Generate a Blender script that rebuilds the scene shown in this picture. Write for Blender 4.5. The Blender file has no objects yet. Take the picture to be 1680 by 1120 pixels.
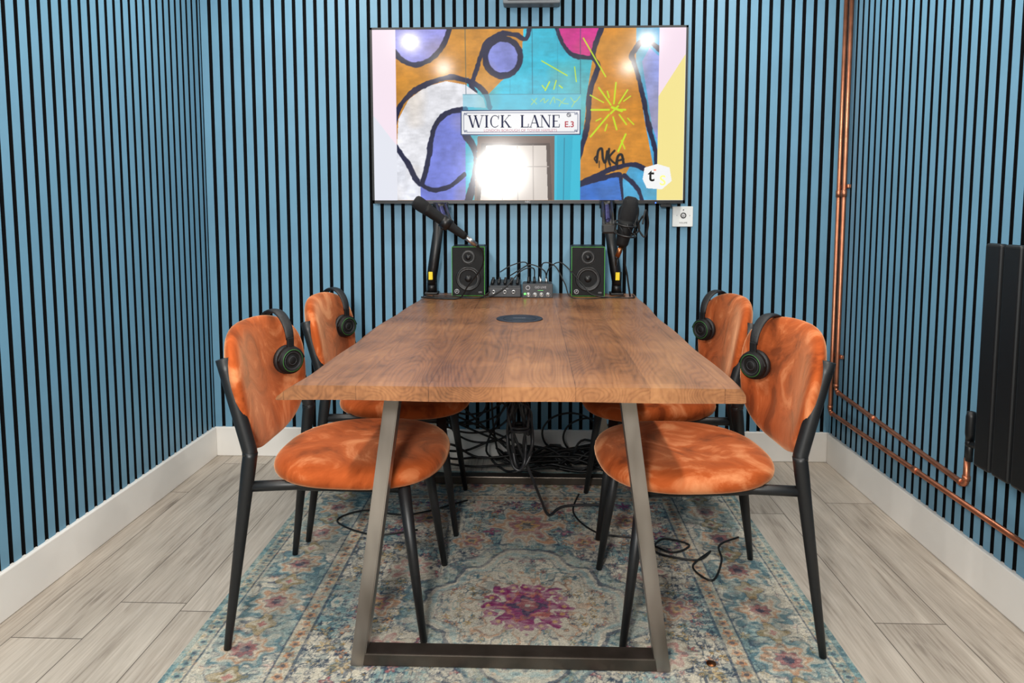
import bpy, bmesh, math, random
import numpy as np
from mathutils import Vector, Matrix
random.seed(5)
scene=bpy.context.scene
coll=scene.collection
scene.view_settings.view_transform='Standard'
scene.view_settings.look='None'

# ------------------------------------------------------------ materials
def lin(c):
    out=[]
    for v in c[:3]:
        v=v/255.0
        out.append(v/12.92 if v<=0.04045 else ((v+0.055)/1.055)**2.4)
    return (out[0],out[1],out[2],1.0)
def nodes(name):
    m=bpy.data.materials.new(name); m.use_nodes=True
    nt=m.node_tree; p=nt.nodes['Principled BSDF']
    return m,nt,p
def M(name,col,rough=.5,metal=0,ns=40,na=.12,bump=0,sheen=0,coat=0,emit=0,spec=.5,stretch=None):
    m,nt,p=nodes(name)
    tc=nt.nodes.new('ShaderNodeTexCoord'); n=nt.nodes.new('ShaderNodeTexNoise')
    n.inputs['Scale'].default_value=ns; n.inputs['Detail'].default_value=4
    if stretch:
        mp=nt.nodes.new('ShaderNodeMapping'); mp.inputs['Scale'].default_value=stretch
        nt.links.new(tc.outputs['Object'],mp.inputs[0]); nt.links.new(mp.outputs[0],n.inputs['Vector'])
    else: nt.links.new(tc.outputs['Object'],n.inputs['Vector'])
    r=nt.nodes.new('ShaderNodeValToRGB')
    c=lin(col)
    r.color_ramp.elements[0].position=.3; r.color_ramp.elements[1].position=.7
    r.color_ramp.elements[0].color=tuple(v*(1-na) for v in c[:3])+(1,)
    r.color_ramp.elements[1].color=tuple(min(1,v*(1+na)) for v in c[:3])+(1,)
    nt.links.new(n.outputs['Fac'],r.inputs[0]); nt.links.new(r.outputs[0],p.inputs['Base Color'])
    p.inputs['Roughness'].default_value=rough; p.inputs['Metallic'].default_value=metal
    p.inputs['Specular IOR Level'].default_value=spec
    if sheen: p.inputs['Sheen Weight'].default_value=sheen
    if coat: p.inputs['Coat Weight'].default_value=coat; p.inputs['Coat Roughness'].default_value=.1
    if emit:
        nt.links.new(r.outputs[0],p.inputs['Emission Color']); p.inputs['Emission Strength'].default_value=emit
    if bump:
        b=nt.nodes.new('ShaderNodeBump'); b.inputs['Strength'].default_value=bump; b.inputs['Distance'].default_value=.002
        nt.links.new(n.outputs['Fac'],b.inputs['Height']); nt.links.new(b.outputs[0],p.inputs['Normal'])
    return m
SLAT=M('slat_blue_paint',(102,147,173),.5,ns=6,na=.05)
FELT=M('black_felt',(9,10,12),.95,ns=200,na=.3,spec=.1)
WHITE=M('white_gloss_paint',(234,231,226),.4,ns=5,na=.03)
CEIL=M('white_ceiling_paint',(214,208,198),.8,ns=5,na=.02)
BLACK=M('black_powder_coat',(19,20,22),.45,ns=120,na=.15)
BLACKP=M('black_plastic',(12,12,14),.42,ns=60,na=.15)
MATTE=M('matte_black_plastic',(13,13,14),.6,ns=60,na=.15,spec=.3)
DARKG=M('dark_grey_plastic',(50,51,54),.5,ns=60,na=.1)
RINGG=M('dark_grey_ring',(46,47,50),.45,ns=60,na=.1)
RUBBER=M('black_rubber_cable',(12,12,13),.5,ns=60,na=.2)
RUBG=M('dark_grey_cable',(34,34,37),.4,ns=60,na=.2)
LEATH=M('black_leatherette',(18,18,20),.55,ns=300,na=.3,bump=.4)
GREEN=M('green_trim',(58,150,46),.5,ns=30,na=.05)
DGREEN=M('dark_green_ring',(48,116,48),.5,ns=30,na=.05)
GLED=M('green_led',(90,255,90),.4,ns=30,na=.02,emit=2.5)
BLED=M('blue_led',(60,110,255),.4,ns=30,na=.02,emit=2.5)
SILVER=M('silver_metal',(190,190,190),.3,1,ns=80,na=.05)
GREYM=M('grey_print',(170,170,175),.5,ns=80,na=.05)
YEL=M('yellow_label',(235,205,30),.5,ns=30,na=.04)
COPPER=M('copper_pipe',(190,122,92),.38,.9,ns=14,na=.25)
BRASS=M('bronze_connector',(150,95,60),.35,1,ns=40,na=.1)
RAD=M('radiator_black',(12,13,15),.45,ns=60,na=.15)
BLUEP=M('blue_spring_metal',(60,62,105),.35,.6,ns=60,na=.15)
GRILLE=M('mic_grille_mesh',(20,20,22),.6,.3,ns=900,na=.8,bump=1)
CONE=M('speaker_cone',(11,11,12),.65,ns=150,na=.2,spec=.3)
PLATE=M('white_plastic',(222,224,222),.35,ns=20,na=.02)
PORT=M('blue_black_plastic',(26,34,48),.5,ns=60,na=.1)
BARM=M('dark_steel_bar',(90,82,75),.38,.8,ns=12,na=.3)

def steel():
    m,nt,p=nodes('raw_brushed_steel')
    tc=nt.nodes.new('ShaderNodeTexCoord'); mp=nt.nodes.new('ShaderNodeMapping'); mp.inputs['Scale'].default_value=(6,6,1.6)
    n=nt.nodes.new('ShaderNodeTexNoise'); n.inputs['Scale'].default_value=2; n.inputs['Detail'].default_value=2
    r=nt.nodes.new('ShaderNodeValToRGB')
    r.color_ramp.elements[0].color=lin((108,100,92)); r.color_ramp.elements[1].color=lin((188,180,172))
    r.color_ramp.elements[0].position=.3; r.color_ramp.elements[1].position=.7
    nt.links.new(tc.outputs['Object'],mp.inputs[0]); nt.links.new(mp.outputs[0],n.inputs['Vector'])
    nt.links.new(n.outputs['Fac'],r.inputs[0]); nt.links.new(r.outputs[0],p.inputs['Base Color'])
    p.inputs['Metallic'].default_value=.85; p.inputs['Roughness'].default_value=.36
    return m
STEEL=steel()

def velvet():
    m,nt,p=nodes('orange_velvet')
    tc=nt.nodes.new('ShaderNodeTexCoord'); oi=nt.nodes.new('ShaderNodeObjectInfo')
    va=nt.nodes.new('ShaderNodeVectorMath'); va.operation='ADD'
    nt.links.new(tc.outputs['Object'],va.inputs[0]); 
    sc=nt.nodes.new('ShaderNodeVectorMath'); sc.operation='SCALE'; sc.inputs['Scale'].default_value=2.3
    nt.links.new(oi.outputs['Location'],sc.inputs[0]); nt.links.new(sc.outputs[0],va.inputs[1])
    n=nt.nodes.new('ShaderNodeTexNoise'); n.inputs['Scale'].default_value=5.6; n.inputs['Detail'].default_value=7; n.inputs['Roughness'].default_value=.58; n.inputs['Distortion'].default_value=1.6
    nt.links.new(va.outputs[0],n.inputs['Vector'])
    r=nt.nodes.new('ShaderNodeValToRGB')
    e=r.color_ramp.elements
    e[0].position=.36; e[0].color=lin((126,56,26)); e[1].position=.68; e[1].color=lin((212,136,90))
    k=e.new(.44); k.color=lin((160,74,34)); k=e.new(.54); k.color=lin((178,86,42)); k=e.new(.59); k.color=lin((196,110,66))
    nt.links.new(n.outputs['Fac'],r.inputs[0]); nt.links.new(r.outputs[0],p.inputs['Base Color'])
    p.inputs['Roughness'].default_value=.95; p.inputs['Sheen Weight'].default_value=.6
    p.inputs['Sheen Tint'].default_value=lin((255,200,155)); p.inputs['Sheen Roughness'].default_value=.35
    p.inputs['Specular IOR Level'].default_value=.05
    b=nt.nodes.new('ShaderNodeBump'); b.inputs['Strength'].default_value=.25; b.inputs['Distance'].default_value=.012
    nt.links.new(n.outputs['Fac'],b.inputs['Height']); nt.links.new(b.outputs[0],p.inputs['Normal'])
    return m
VELVET=velvet()

def math_node(nt,op,a,b=None):
    n=nt.nodes.new('ShaderNodeMath'); n.operation=op
    for i,v in enumerate((a,b)):
        if v is None: continue
        if isinstance(v,(int,float)): n.inputs[i].default_value=v
        else: nt.links.new(v,n.inputs[i])
    return n.outputs[0]

def wood():
    m,nt,p=nodes('stained_pine')
    tc=nt.nodes.new('ShaderNodeTexCoord'); sp=nt.nodes.new('ShaderNodeSeparateXYZ'); nt.links.new(tc.outputs['Object'],sp.inputs[0])
    bxs=math_node(nt,'MULTIPLY',math_node(nt,'ADD',sp.outputs[0],.02),6.6)
    bx=math_node(nt,'FLOOR',bxs); bf=math_node(nt,'FRACT',bxs)
    wn=nt.nodes.new('ShaderNodeTexWhiteNoise'); wn.noise_dimensions='1D'; nt.links.new(bx,wn.inputs['W'])
    off=math_node(nt,'MULTIPLY',wn.outputs['Value'],13.0)
    cb=nt.nodes.new('ShaderNodeCombineXYZ')
    nt.links.new(math_node(nt,'ADD',math_node(nt,'MULTIPLY',sp.outputs[0],8),off),cb.inputs[0])
    nt.links.new(math_node(nt,'ADD',math_node(nt,'MULTIPLY',sp.outputs[1],1.2),off),cb.inputs[1])
    nt.links.new(math_node(nt,'MULTIPLY',sp.outputs[2],9),cb.inputs[2])
    n=nt.nodes.new('ShaderNodeTexNoise'); n.inputs['Scale'].default_value=1.0; n.inputs['Detail'].default_value=1.8; n.inputs['Roughness'].default_value=.38
    nt.links.new(cb.outputs[0],n.inputs['Vector'])
    s=math_node(nt,'SINE',math_node(nt,'MULTIPLY',n.outputs['Fac'],210))
    s=math_node(nt,'MULTIPLY',math_node(nt,'ADD',s,1),.5)
    s=math_node(nt,'POWER',s,2.0)
    mp=nt.nodes.new('ShaderNodeMapping'); mp.inputs['Scale'].default_value=(120,4,60)
    nt.links.new(tc.outputs['Object'],mp.inputs[0])
    f=nt.nodes.new('ShaderNodeTexNoise'); f.inputs['Scale'].default_value=1; f.inputs['Detail'].default_value=4
    nt.links.new(mp.outputs[0],f.inputs['Vector'])
    big=nt.nodes.new('ShaderNodeTexNoise'); big.inputs['Scale'].default_value=4.0; big.inputs['Detail'].default_value=5; big.inputs['Roughness'].default_value=.58; big.inputs['Distortion'].default_value=.4
    nt.links.new(tc.outputs['Object'],big.inputs['Vector'])
    v=math_node(nt,'ADD',math_node(nt,'MULTIPLY',s,-.052),math_node(nt,'MULTIPLY',f.outputs['Fac'],.20))
    v=math_node(nt,'ADD',v,math_node(nt,'MULTIPLY',wn.outputs['Value'],.075))
    v=math_node(nt,'ADD',v,math_node(nt,'MULTIPLY',big.outputs['Fac'],.46))
    v=math_node(nt,'SUBTRACT',v,math_node(nt,'MULTIPLY',math_node(nt,'LESS_THAN',bf,.014),.08))
    r=nt.nodes.new('ShaderNodeValToRGB'); e=r.color_ramp.elements
    e[0].position=.20; e[0].color=lin((88,56,36)); e[1].position=.52; e[1].color=lin((172,122,80))
    k=e.new(.35); k.color=lin((138,92,59))
    nt.links.new(v,r.inputs[0]); nt.links.new(r.outputs[0],p.inputs['Base Color'])
    p.inputs['Roughness'].default_value=.33
    b=nt.nodes.new('ShaderNodeBump'); b.inputs['Strength'].default_value=.06; b.inputs['Distance'].default_value=.001
    nt.links.new(v,b.inputs['Height']); nt.links.new(b.outputs[0],p.inputs['Normal'])
    return m
WOOD=wood()

def laminate():
    m,nt,p=nodes('grey_oak_laminate')
    tc=nt.nodes.new('ShaderNodeTexCoord'); sp=nt.nodes.new('ShaderNodeSeparateXYZ'); nt.links.new(tc.outputs['Object'],sp.inputs[0])
    W=.192; Lp=1.25
    xs=math_node(nt,'DIVIDE',math_node(nt,'ADD',sp.outputs[0],.03),W); ix=math_node(nt,'FLOOR',xs)
    w1=nt.nodes.new('ShaderNodeTexWhiteNoise'); w1.noise_dimensions='1D'; nt.links.new(ix,w1.inputs['W'])
    ys=math_node(nt,'ADD',math_node(nt,'DIVIDE',sp.outputs[1],Lp),w1.outputs['Value']); iy=math_node(nt,'FLOOR',ys)
    cb=nt.nodes.new('ShaderNodeCombineXYZ'); nt.links.new(ix,cb.inputs[0]); nt.links.new(iy,cb.inputs[1])
    w2=nt.nodes.new('ShaderNodeTexWhiteNoise'); w2.noise_dimensions='2D'; nt.links.new(cb.outputs[0],w2.inputs['Vector'])
    rnd=w2.outputs['Value']
    off=math_node(nt,'MULTIPLY',rnd,37)
    c2=nt.nodes.new('ShaderNodeCombineXYZ')
    nt.links.new(math_node(nt,'ADD',math_node(nt,'MULTIPLY',sp.outputs[0],14),off),c2.inputs[0])
    nt.links.new(math_node(nt,'ADD',math_node(nt,'MULTIPLY',sp.outputs[1],1.9),off),c2.inputs[1])
    n=nt.nodes.new('ShaderNodeTexNoise'); n.inputs['Scale'].default_value=1.2; n.inputs['Detail'].default_value=7; n.inputs['Roughness'].default_value=.6; n.inputs['Distortion'].default_value=1.0
    nt.links.new(c2.outputs[0],n.inputs['Vector'])
    c3=nt.nodes.new('ShaderNodeCombineXYZ')
    nt.links.new(math_node(nt,'ADD',math_node(nt,'MULTIPLY',sp.outputs[0],150),off),c3.inputs[0])
    nt.links.new(math_node(nt,'MULTIPLY',sp.outputs[1],5),c3.inputs[1])
    f=nt.nodes.new('ShaderNodeTexNoise'); f.inputs['Scale'].default_value=1; f.inputs['Detail'].default_value=4
    nt.links.new(c3.outputs[0],f.inputs['Vector'])
    v=math_node(nt,'ADD',math_node(nt,'MULTIPLY',n.outputs['Fac'],.68),math_node(nt,'MULTIPLY',f.outputs['Fac'],.56))
    v=math_node(nt,'ADD',v,math_node(nt,'MULTIPLY',rnd,.10))
    r=nt.nodes.new('ShaderNodeValToRGB'); e=r.color_ramp.elements
    e[0].position=.42; e[0].color=lin((118,107,96)); e[1].position=.90; e[1].color=lin((200,190,177))
    k=e.new(.60); k.color=lin((168,157,144))
    nt.links.new(v,r.inputs[0])
    fx=math_node(nt,'FRACT',xs); fy=math_node(nt,'FRACT',ys)
    gx=math_node(nt,'LESS_THAN',fx,.014); gy=math_node(nt,'LESS_THAN',fy,.0025)
    g=math_node(nt,'MAXIMUM',gx,gy)
    mx=nt.nodes.new('ShaderNodeMixRGB'); mx.inputs[2].default_value=lin((92,83,75)); nt.links.new(g,mx.inputs[0]); nt.links.new(r.outputs[0],mx.inputs[1])
    nt.links.new(mx.outputs[0],p.inputs['Base Color']); p.inputs['Roughness'].default_value=.5
    return m
LAMINATE=laminate()

def vcol(name,emit=False):
    m,nt,p=nodes(name)
    a=nt.nodes.new('ShaderNodeVertexColor'); a.layer_name='Col'
    if emit:
        p.inputs['Base Color'].default_value=(.01,.01,.01,1); p.inputs['Roughness'].default_value=.115
        nt.links.new(a.outputs[0],p.inputs['Emission Color']); p.inputs['Emission Strength'].default_value=.95
    else:
        tc=nt.nodes.new('ShaderNodeTexCoord'); n=nt.nodes.new('ShaderNodeTexNoise'); n.inputs['Scale'].default_value=330
        n.inputs['Detail'].default_value=3; nt.links.new(tc.outputs['Object'],n.inputs['Vector'])
        r=nt.nodes.new('ShaderNodeValToRGB'); r.color_ramp.elements[0].position=.3;r.color_ramp.elements[1].position=.7
        r.color_ramp.elements[0].color=(.7,.7,.7,1); r.color_ramp.elements[1].color=(1.15,1.15,1.15,1)
        nt.links.new(n.outputs['Fac'],r.inputs[0])
        mx=nt.nodes.new('ShaderNodeMixRGB'); mx.blend_type='MULTIPLY'; mx.inputs[0].default_value=1
        nt.links.new(a.outputs[0],mx.inputs[1]); nt.links.new(r.outputs[0],mx.inputs[2]); nt.links.new(mx.outputs[0],p.inputs['Base Color'])
        b=nt.nodes.new('ShaderNodeBump'); b.inputs['Strength'].default_value=.4; b.inputs['Distance'].default_value=.003
        nt.links.new(n.outputs['Fac'],b.inputs['Height']); nt.links.new(b.outputs[0],p.inputs['Normal'])
        p.inputs['Roughness'].default_value=.95; p.inputs['Specular IOR Level'].default_value=.1
    return m

# ------------------------------------------------------------ mesh builder
def smooth(pts,n=8,closed=False):
    P=[Vector(p) for p in pts]; out=[]
    N=len(P); segs=N if closed else N-1
    for i in range(segs):
        if closed: a,b,c,d=P[(i-1)%N],P[i],P[(i+1)%N],P[(i+2)%N]
        else: a,b,c,d=P[max(i-1,0)],P[i],P[i+1],P[min(i+2,N-1)]
        for k in range(n):
            t=k/n
            out.append(.5*((2*b)+(c-a)*t+(2*a-5*b+4*c-d)*t*t+(3*b-a-3*c+d)*t**3))
    if not closed: out.append(P[-1].copy())
    return out
class B:
    def __init__(s): s.bm=bmesh.new()
    def box(s,c,d,rot=None,mat=0,bev=0,seg=2):
        Mx=Matrix.Translation(Vector(c))@(rot.to_4x4() if rot else Matrix.Identity(4))@Matrix.Diagonal((d[0],d[1],d[2],1))
        g=bmesh.ops.create_cube(s.bm,size=1,matrix=Mx)
        vs=g['verts']; fs=set(f for v in vs for f in v.link_faces)
        for f in fs: f.material_index=mat
        if bev:
            es=list(set(e for v in vs for e in v.link_edges))
            r=bmesh.ops.bevel(s.bm,geom=es,offset=bev,segments=seg,profile=.5,affect='EDGES',clamp_overlap=True)
            for f in r['faces']: f.material_index=mat
        return fs if not bev else s
    def ring(s,c,u,v,r,seg,r2=None):
        r2=r if r2 is None else r2
        return [s.bm.verts.new(c+u*math.cos(2*math.pi*i/seg)*r+v*math.sin(2*math.pi*i/seg)*r2) for i in range(seg)]
    def bridge(s,a,b,mat):
        n=len(a)
        for i in range(n):
            f=s.bm.faces.new((a[i],a[(i+1)%n],b[(i+1)%n],b[i])); f.material_index=mat; f.smooth=True
    def tube(s,pts,r,seg=10,mat=0,cap=True,flat=1.0,up=None,closed=False):
        P=[Vector(p) for p in pts]; n=len(P)
        R=r if isinstance(r,(list,tuple)) else [r]*n
        t0=(P[1]-P[0]).normalized()
        u=(Vector(up) if up else t0.orthogonal()); u=(u-t0*u.dot(t0)).normalized()
        rings=[]
        for i in range(n):
            if closed: t=(P[(i+1)%n]-P[(i-1)%n]).normalized()
            else: t=(P[min(i+1,n-1)]-P[max(i-1,0)]).normalized()
            u=(u-t*u.dot(t)).normalized(); v=t.cross(u)
            rings.append(s.ring(P[i],u,v,R[i],seg,R[i]*flat))
        for i in range(n-1): s.bridge(rings[i],rings[i+1],mat)
        if closed: s.bridge(rings[-1],rings[0],mat)
        elif cap:
            f=s.bm.faces.new(rings[0][::-1]); f.material_index=mat
            f=s.bm.faces.new(rings[-1]); f.material_index=mat
        return s
    def cyl(s,a,b,r,r2=None,seg=20,mat=0):
        return s.tube([a,b],[r,r if r2 is None else r2],seg,mat)
    def lathe(s,o,axis,prof,seg=28,mat=0):
        o=Vector(o); a=Vector(axis).normalized(); u=a.orthogonal().normalized(); v=a.cross(u); prev=None
        for i,(h,r) in enumerate(prof):
            if r<1e-5:
                c=s.bm.verts.new(o+a*h)
                if prev:
                    for k in range(seg):
                        f=s.bm.faces.new((prev[k],prev[(k+1)%seg],c)); f.material_index=mat; f.smooth=True
                prev=('c',c)
            else:
                rg=s.ring(o+a*h,u,v,r,seg)
                if isinstance(prev,tuple):
                    for k in range(seg):
                        f=s.bm.faces.new((prev[1],rg[(k+1)%seg],rg[k])); f.material_index=mat; f.smooth=True
                elif prev: s.bridge(prev,rg,mat)
                prev=rg
        return s
    def torus(s,c,axis,R,r,seg=32,mat=0,sx=1):
        a=Vector(axis).normalized(); u=a.orthogonal().normalized(); v=a.cross(u); c=Vector(c)
        pts=[c+u*math.cos(2*math.pi*i/seg)*R+v*math.sin(2*math.pi*i/seg)*R for i in range(seg)]
        return s.tube(pts,r,8,mat,closed=True,up=a)
    def poly(s,pts,mat=0):
        f=s.bm.faces.new([s.bm.verts.new(Vector(p)) for p in pts]); f.material_index=mat; return s
    def sphere(s,c,r,mat=0,sc=(1,1,1)):
        g=bmesh.ops.create_uvsphere(s.bm,u_segments=24,v_segments=14,radius=r,matrix=Matrix.Translation(Vector(c))@Matrix.Diagonal((*sc,1)))
        for f in set(f for v in g['verts'] for f in v.link_faces): f.material_index=mat; f.smooth=True
        return s
    def text(s,txt,size,fn,mat=0,bold=0):
        cu=bpy.data.curves.new('t','FONT'); cu.body=txt; cu.size=size; cu.align_x='CENTER'; cu.align_y='CENTER'; cu.offset=bold
        o=bpy.data.objects.new('t',cu); coll.objects.link(o); bpy.context.view_layer.update()
        me=bpy.data.meshes.new_from_object(o.evaluated_get(bpy.context.evaluated_depsgraph_get()))
        vs=[s.bm.verts.new(Vector(fn(v.co.x,v.co.y))) for v in me.vertices]
        for pl in me.polygons:
            try: f=s.bm.faces.new([vs[i] for i in pl.vertices]); f.material_index=mat
            except Exception: pass
        bpy.data.objects.remove(o); bpy.data.meshes.remove(me); return s
    def fin(s,name,mats,parent=None,auto=False,normals=True,**props):
        if normals: bmesh.ops.recalc_face_normals(s.bm,faces=s.bm.faces)
        me=bpy.data.meshes.new(name)
        base=Vector(parent.location) if (parent and not auto) else Vector((0,0,0))
        if props.get('origin') is not None: base=Vector(props['origin'])
        props.pop('origin',None)
        if base.length>0: bmesh.ops.translate(s.bm,verts=s.bm.verts,vec=-base)
        s.bm.to_mesh(me); s.bm.free()
        for m in mats: me.materials.append(m)
        o=bpy.data.objects.new(name,me); coll.objects.link(o)
        if parent: o.parent=parent
        else: o.location=base
        for k,v in props.items(): o[k]=v
        return o
def thing(name,loc,label,cat,**kw):
    e=bpy.data.objects.new(name,None); e.empty_display_size=.05; e.location=loc; coll.objects.link(e)
    e['label']=label; e['category']=cat
    for k,v in kw.items(): e[k]=v
    return e
def structure(o): o['kind']='structure'; return o

# ------------------------------------------------------------ room
XL,XR,YB,YF,ZC=-1.455,1.318,3.037,-1.4,2.4
BH=.135
def slatwall(name,axis,lo,hi,face,sign):
    b=B(); p=.0465; w=.0308; dp=.006
    n=int((hi-lo)/p)+1
    th=.1
    if axis=='x':
        b.box(((lo+hi)/2,face+sign*(dp+th/2),ZC/2),(hi-lo+.2,th,ZC),mat=1)
    else:
        b.box((face+sign*(dp+th/2),(lo+hi)/2,ZC/2),(th,hi-lo,ZC),mat=1)
    for i in range(n+1):
        c0=lo+.004+i*p; c1=min(c0+w,hi-.001)
        if c1-c0<.004: break
        c=(c0+c1)/2; ww=c1-c0
        z0=BH-.01; zc=(z0+ZC)/2; h=ZC-z0
        if axis=='x': fs=b.box((c,face+sign*dp/2,zc),(ww,dp,h),mat=1)
        else: fs=b.box((face+sign*dp/2,c,zc),(dp,ww,h),mat=1)
        ax=1 if axis=='x' else 0
        for f in fs:
            f.normal_update()
            if abs(f.normal[ax])>.5: f.material_index=0
    return structure(b.fin(name,[SLAT,FELT]))
slatwall('wall_back','x',XL,XR,YB,1)
slatwall('wall_left','y',YF,YB,XL,-1)
slatwall('wall_right','y',YF,YB,XR,1)
b=B(); b.box(((XL+XR)/2,YF-.05,ZC/2),(XR-XL+.2,.1,ZC)); structure(b.fin('wall_front',[CEIL]))
b=B(); b.box(((XL+XR)/2,(YF+YB)/2,-.05),(XR-XL+.3,YB-YF+.3,.1)); structure(b.fin('floor',[LAMINATE]))
b=B(); b.box(((XL+XR)/2,(YF+YB)/2,ZC+.05),(XR-XL+.3,YB-YF+.3,.1)); structure(b.fin('ceiling',[CEIL]))
def baseb(name,a,c):
    b=B(); b.box(a,c,bev=.004); structure(b.fin(name,[WHITE]))
baseb('baseboard_back',((XL+XR)/2,YB+.002,BH/2),(XR-XL,.02,BH))
baseb('baseboard_left',(XL+.002,(YF+YB)/2-.01,BH/2),(.02,YB-YF-.0,BH))
baseb('baseboard_right',(XR-.002,(YF+YB)/2-.01,BH/2),(.02,YB-YF-.0,BH))

# ------------------------------------------------------------ colour grid
def grid_obj(name,mat,nx,ny,posfn,cols,parent=None):
    me=bpy.data.meshes.new(name)
    u,v=np.meshgrid(np.linspace(0,1,nx),np.linspace(0,1,ny))
    co=posfn(u.ravel(),v.ravel())
    idx=np.arange(nx*ny).reshape(ny,nx)
    q=np.stack([idx[:-1,:-1],idx[:-1,1:],idx[1:,1:],idx[1:,:-1]],-1).reshape(-1,4)
    me.vertices.add(nx*ny); me.vertices.foreach_set('co',co.astype(np.float32).ravel())
    me.loops.add(q.size); me.loops.foreach_set('vertex_index',q.ravel().astype(np.int32))
    me.polygons.add(len(q)); me.polygons.foreach_set('loop_start',np.arange(0,q.size,4,dtype=np.int32))
    me.update(calc_edges=True)
    ca=me.color_attributes.new('Col','FLOAT_COLOR','POINT')
    c4=np.ones((nx*ny,4),np.float32); c4[:,:3]=cols.reshape(-1,3)
    ca.data.foreach_set('color',c4.ravel())
    me.materials.append(mat)
    o=bpy.data.objects.new(name,me); coll.objects.link(o)
    if parent: o.parent=parent
    return o
def nlin(a):
    a=np.clip(a/255.0,0,1); return np.where(a<=.04045,a/12.92,((a+.055)/1.055)**2.4)
def hsh(x,y,s): 
    v=np.sin(x*127.1+y*311.7+s*74.7)*43758.5453; return v-np.floor(v)
def vn(x,y,s,seed):
    X=x/s;Y=y/s; xi=np.floor(X);yi=np.floor(Y); fx=X-xi;fy=Y-yi
    fx=fx*fx*(3-2*fx);fy=fy*fy*(3-2*fy)
    return (hsh(xi,yi,seed)*(1-fx)+hsh(xi+1,yi,seed)*fx)*(1-fy)+(hsh(xi,yi+1,seed)*(1-fx)+hsh(xi+1,yi+1,seed)*fx)*fy

# ------------------------------------------------------------ rug
RX0,RX1,RY0,RY1=-.885,.79,.78,2.86
def make_rug():
    nx,ny=640,790
    u,v=np.meshgrid(np.linspace(RX0,RX1,nx),np.linspace(RY0,RY1,ny))
    cx,cy=(RX0+RX1)/2+.03,1.855
    hw=(RX1-RX0)/2
    wu=(vn(u,v,.09,81)-.5)*.010+(vn(u,v,.015,83)-.5)*.006; wv=(vn(u,v,.09,82)-.5)*.010+(vn(u,v,.015,84)-.5)*.006
    U=np.abs(u-cx+wu); V=np.abs(v-cy+wv)
    C=lambda *c: np.array(c,float)
    cream,teal,navy=C(206,201,187),C(104,146,156),C(52,64,86)
    org,mag,must,pink,lt=C(196,126,86),C(126,38,94),C(196,160,96),C(170,94,98),C(150,180,186)
    beige=C(194,184,162)
    col=np.zeros((ny,nx,3))+cream
    def mix(m,c,a=1.0):
        nonlocal col
        mm=(np.clip(m,0,1)*a)[...,None]; col=col*(1-mm)+c*mm
    S=lambda x,w: np.clip(x/w+.5,0,1)
    def flowers(cell,seed,dens,pal,al,region,outline=.085):
        xi=np.floor(U/cell); yi=np.floor(V/cell)
        jx=(hsh(xi,yi,seed+1)-.5)*.35; jy=(hsh(xi,yi,seed+2)-.5)*.35
        lx=U/cell-xi-.5-jx; ly=V/cell-yi-.5-jy
        r=np.hypot(lx,ly); th=np.arctan2(ly,lx); h=hsh(xi,yi,seed+3); n=np.floor(4+h*4)
        R=.25+.13*np.cos(n*th+h*6)
        on=(hsh(xi,yi,seed+4)<dens)*region
        k=(hsh(xi,yi,seed+5)*len(pal)).astype(int)%len(pal)
        k2=(hsh(xi,yi,seed+6)*len(pal)).astype(int)%len(pal)
        pc=np.array(pal)[k]; pc2=np.array(pal)[k2]
        for mm,cc,a in (((r<R+outline)*on,navy,.7*al),((r<R)*on,pc,al),((r<R*.62)*on,pc2,al*.8),((r<.09)*on,navy,.8*al)):
            m=(mm*a)[...,None]; col[:]=col*(1-m)+cc*m
    d=np.minimum(hw-np.abs(u-(RX0+RX1)/2), np.minimum(v-RY0,RY1-v))
    field=(d>.30)*1.0
    mix(S(vn(U,V,.14,1)*.6+vn(U,V,.05,2)*.4-.52,.1),teal,.8)
    def vines(cell,seed,k,w,c,a,reg):
        t=np.abs((vn(U,V,cell,seed)*k)%1-.5); mix((t<w)*reg,c,a)
    vines(.10,5,6,.05,navy,.75,field); vines(.06,9,5,.08,cream,.85,1.0); vines(.075,7,5,.045,navy,.6,1.0)
    flowers(.05,11,.65,[org,pink,must,teal,cream,beige,cream],.8,1.0)
    flowers(.08,21,.4,[org,mag,must,cream,pink,cream],.75,field)
    flowers(.022,31,.5,[navy,cream,cream,navy,must],.8,1.0,.12)
    th=np.arctan2(V,U); r=np.hypot(U,V)
    q=((U/.31)**1.25+(V/.345)**1.25)+.06*np.cos(th*12)+.05*(vn(U,V,.02,95)-.5)
    mix(((q>1.02)&(q<1.26))*field,teal,.5); mix(((q>1.22)&(q<1.27))*field,navy,.35)
    flw=np.cos(th*28); mix(((q>1.05)&(q<1.2))*(flw>.35)*field,cream,.6)
    mix((q<1.0)*field,cream,.8); mix((np.abs(q-1.0)<.026)*field,navy,.65)
    mix((np.abs(q-.88)<.03)*field,lt,.65); mix((np.abs(q-.80)<.014)*field,navy,.35)
    vines(.05,15,4,.05,teal,.7,(q<.84)*field); vines(.035,16,4,.05,navy,.6,(q<.84)*field)
    flowers(.034,41,.6,[teal,org,must,beige,pink,navy],.8,(q<.8)*1.0,.07)
    def flower(mx_,my_,R,k,layers,sq=1.0,ir=.45):
        dx=U-mx_; dy=(V-my_)*sq; rr=np.hypot(dx,dy)*(1-ir/2+ir*vn(u,v,.018,91)); t2=np.arctan2(dy,dx)
        for f_,c,a in layers: mix((rr<R*f_*(1+.22*np.cos(k*t2)))*1.0,c,a)
    flower(0,0,.15,8,((1.0,org,.45),(.9,navy,.25),(.86,cream,.85),),1.0,.5)
    jg=.72+.56*vn(u,v,.014,96)
    rr=r*jg; mix(S(.090*(1+.24*np.cos(8*th))-rr,.008),mag,.85); mix((np.abs(rr-.058)<.006)*1.0,org,.55); mix((rr<.036*(1+.3*np.cos(4*th)))*1.0,navy,.7); mix((rr<.024)*1.0,pink,.8); mix((rr<.008)*1.0,cream,.85)
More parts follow.
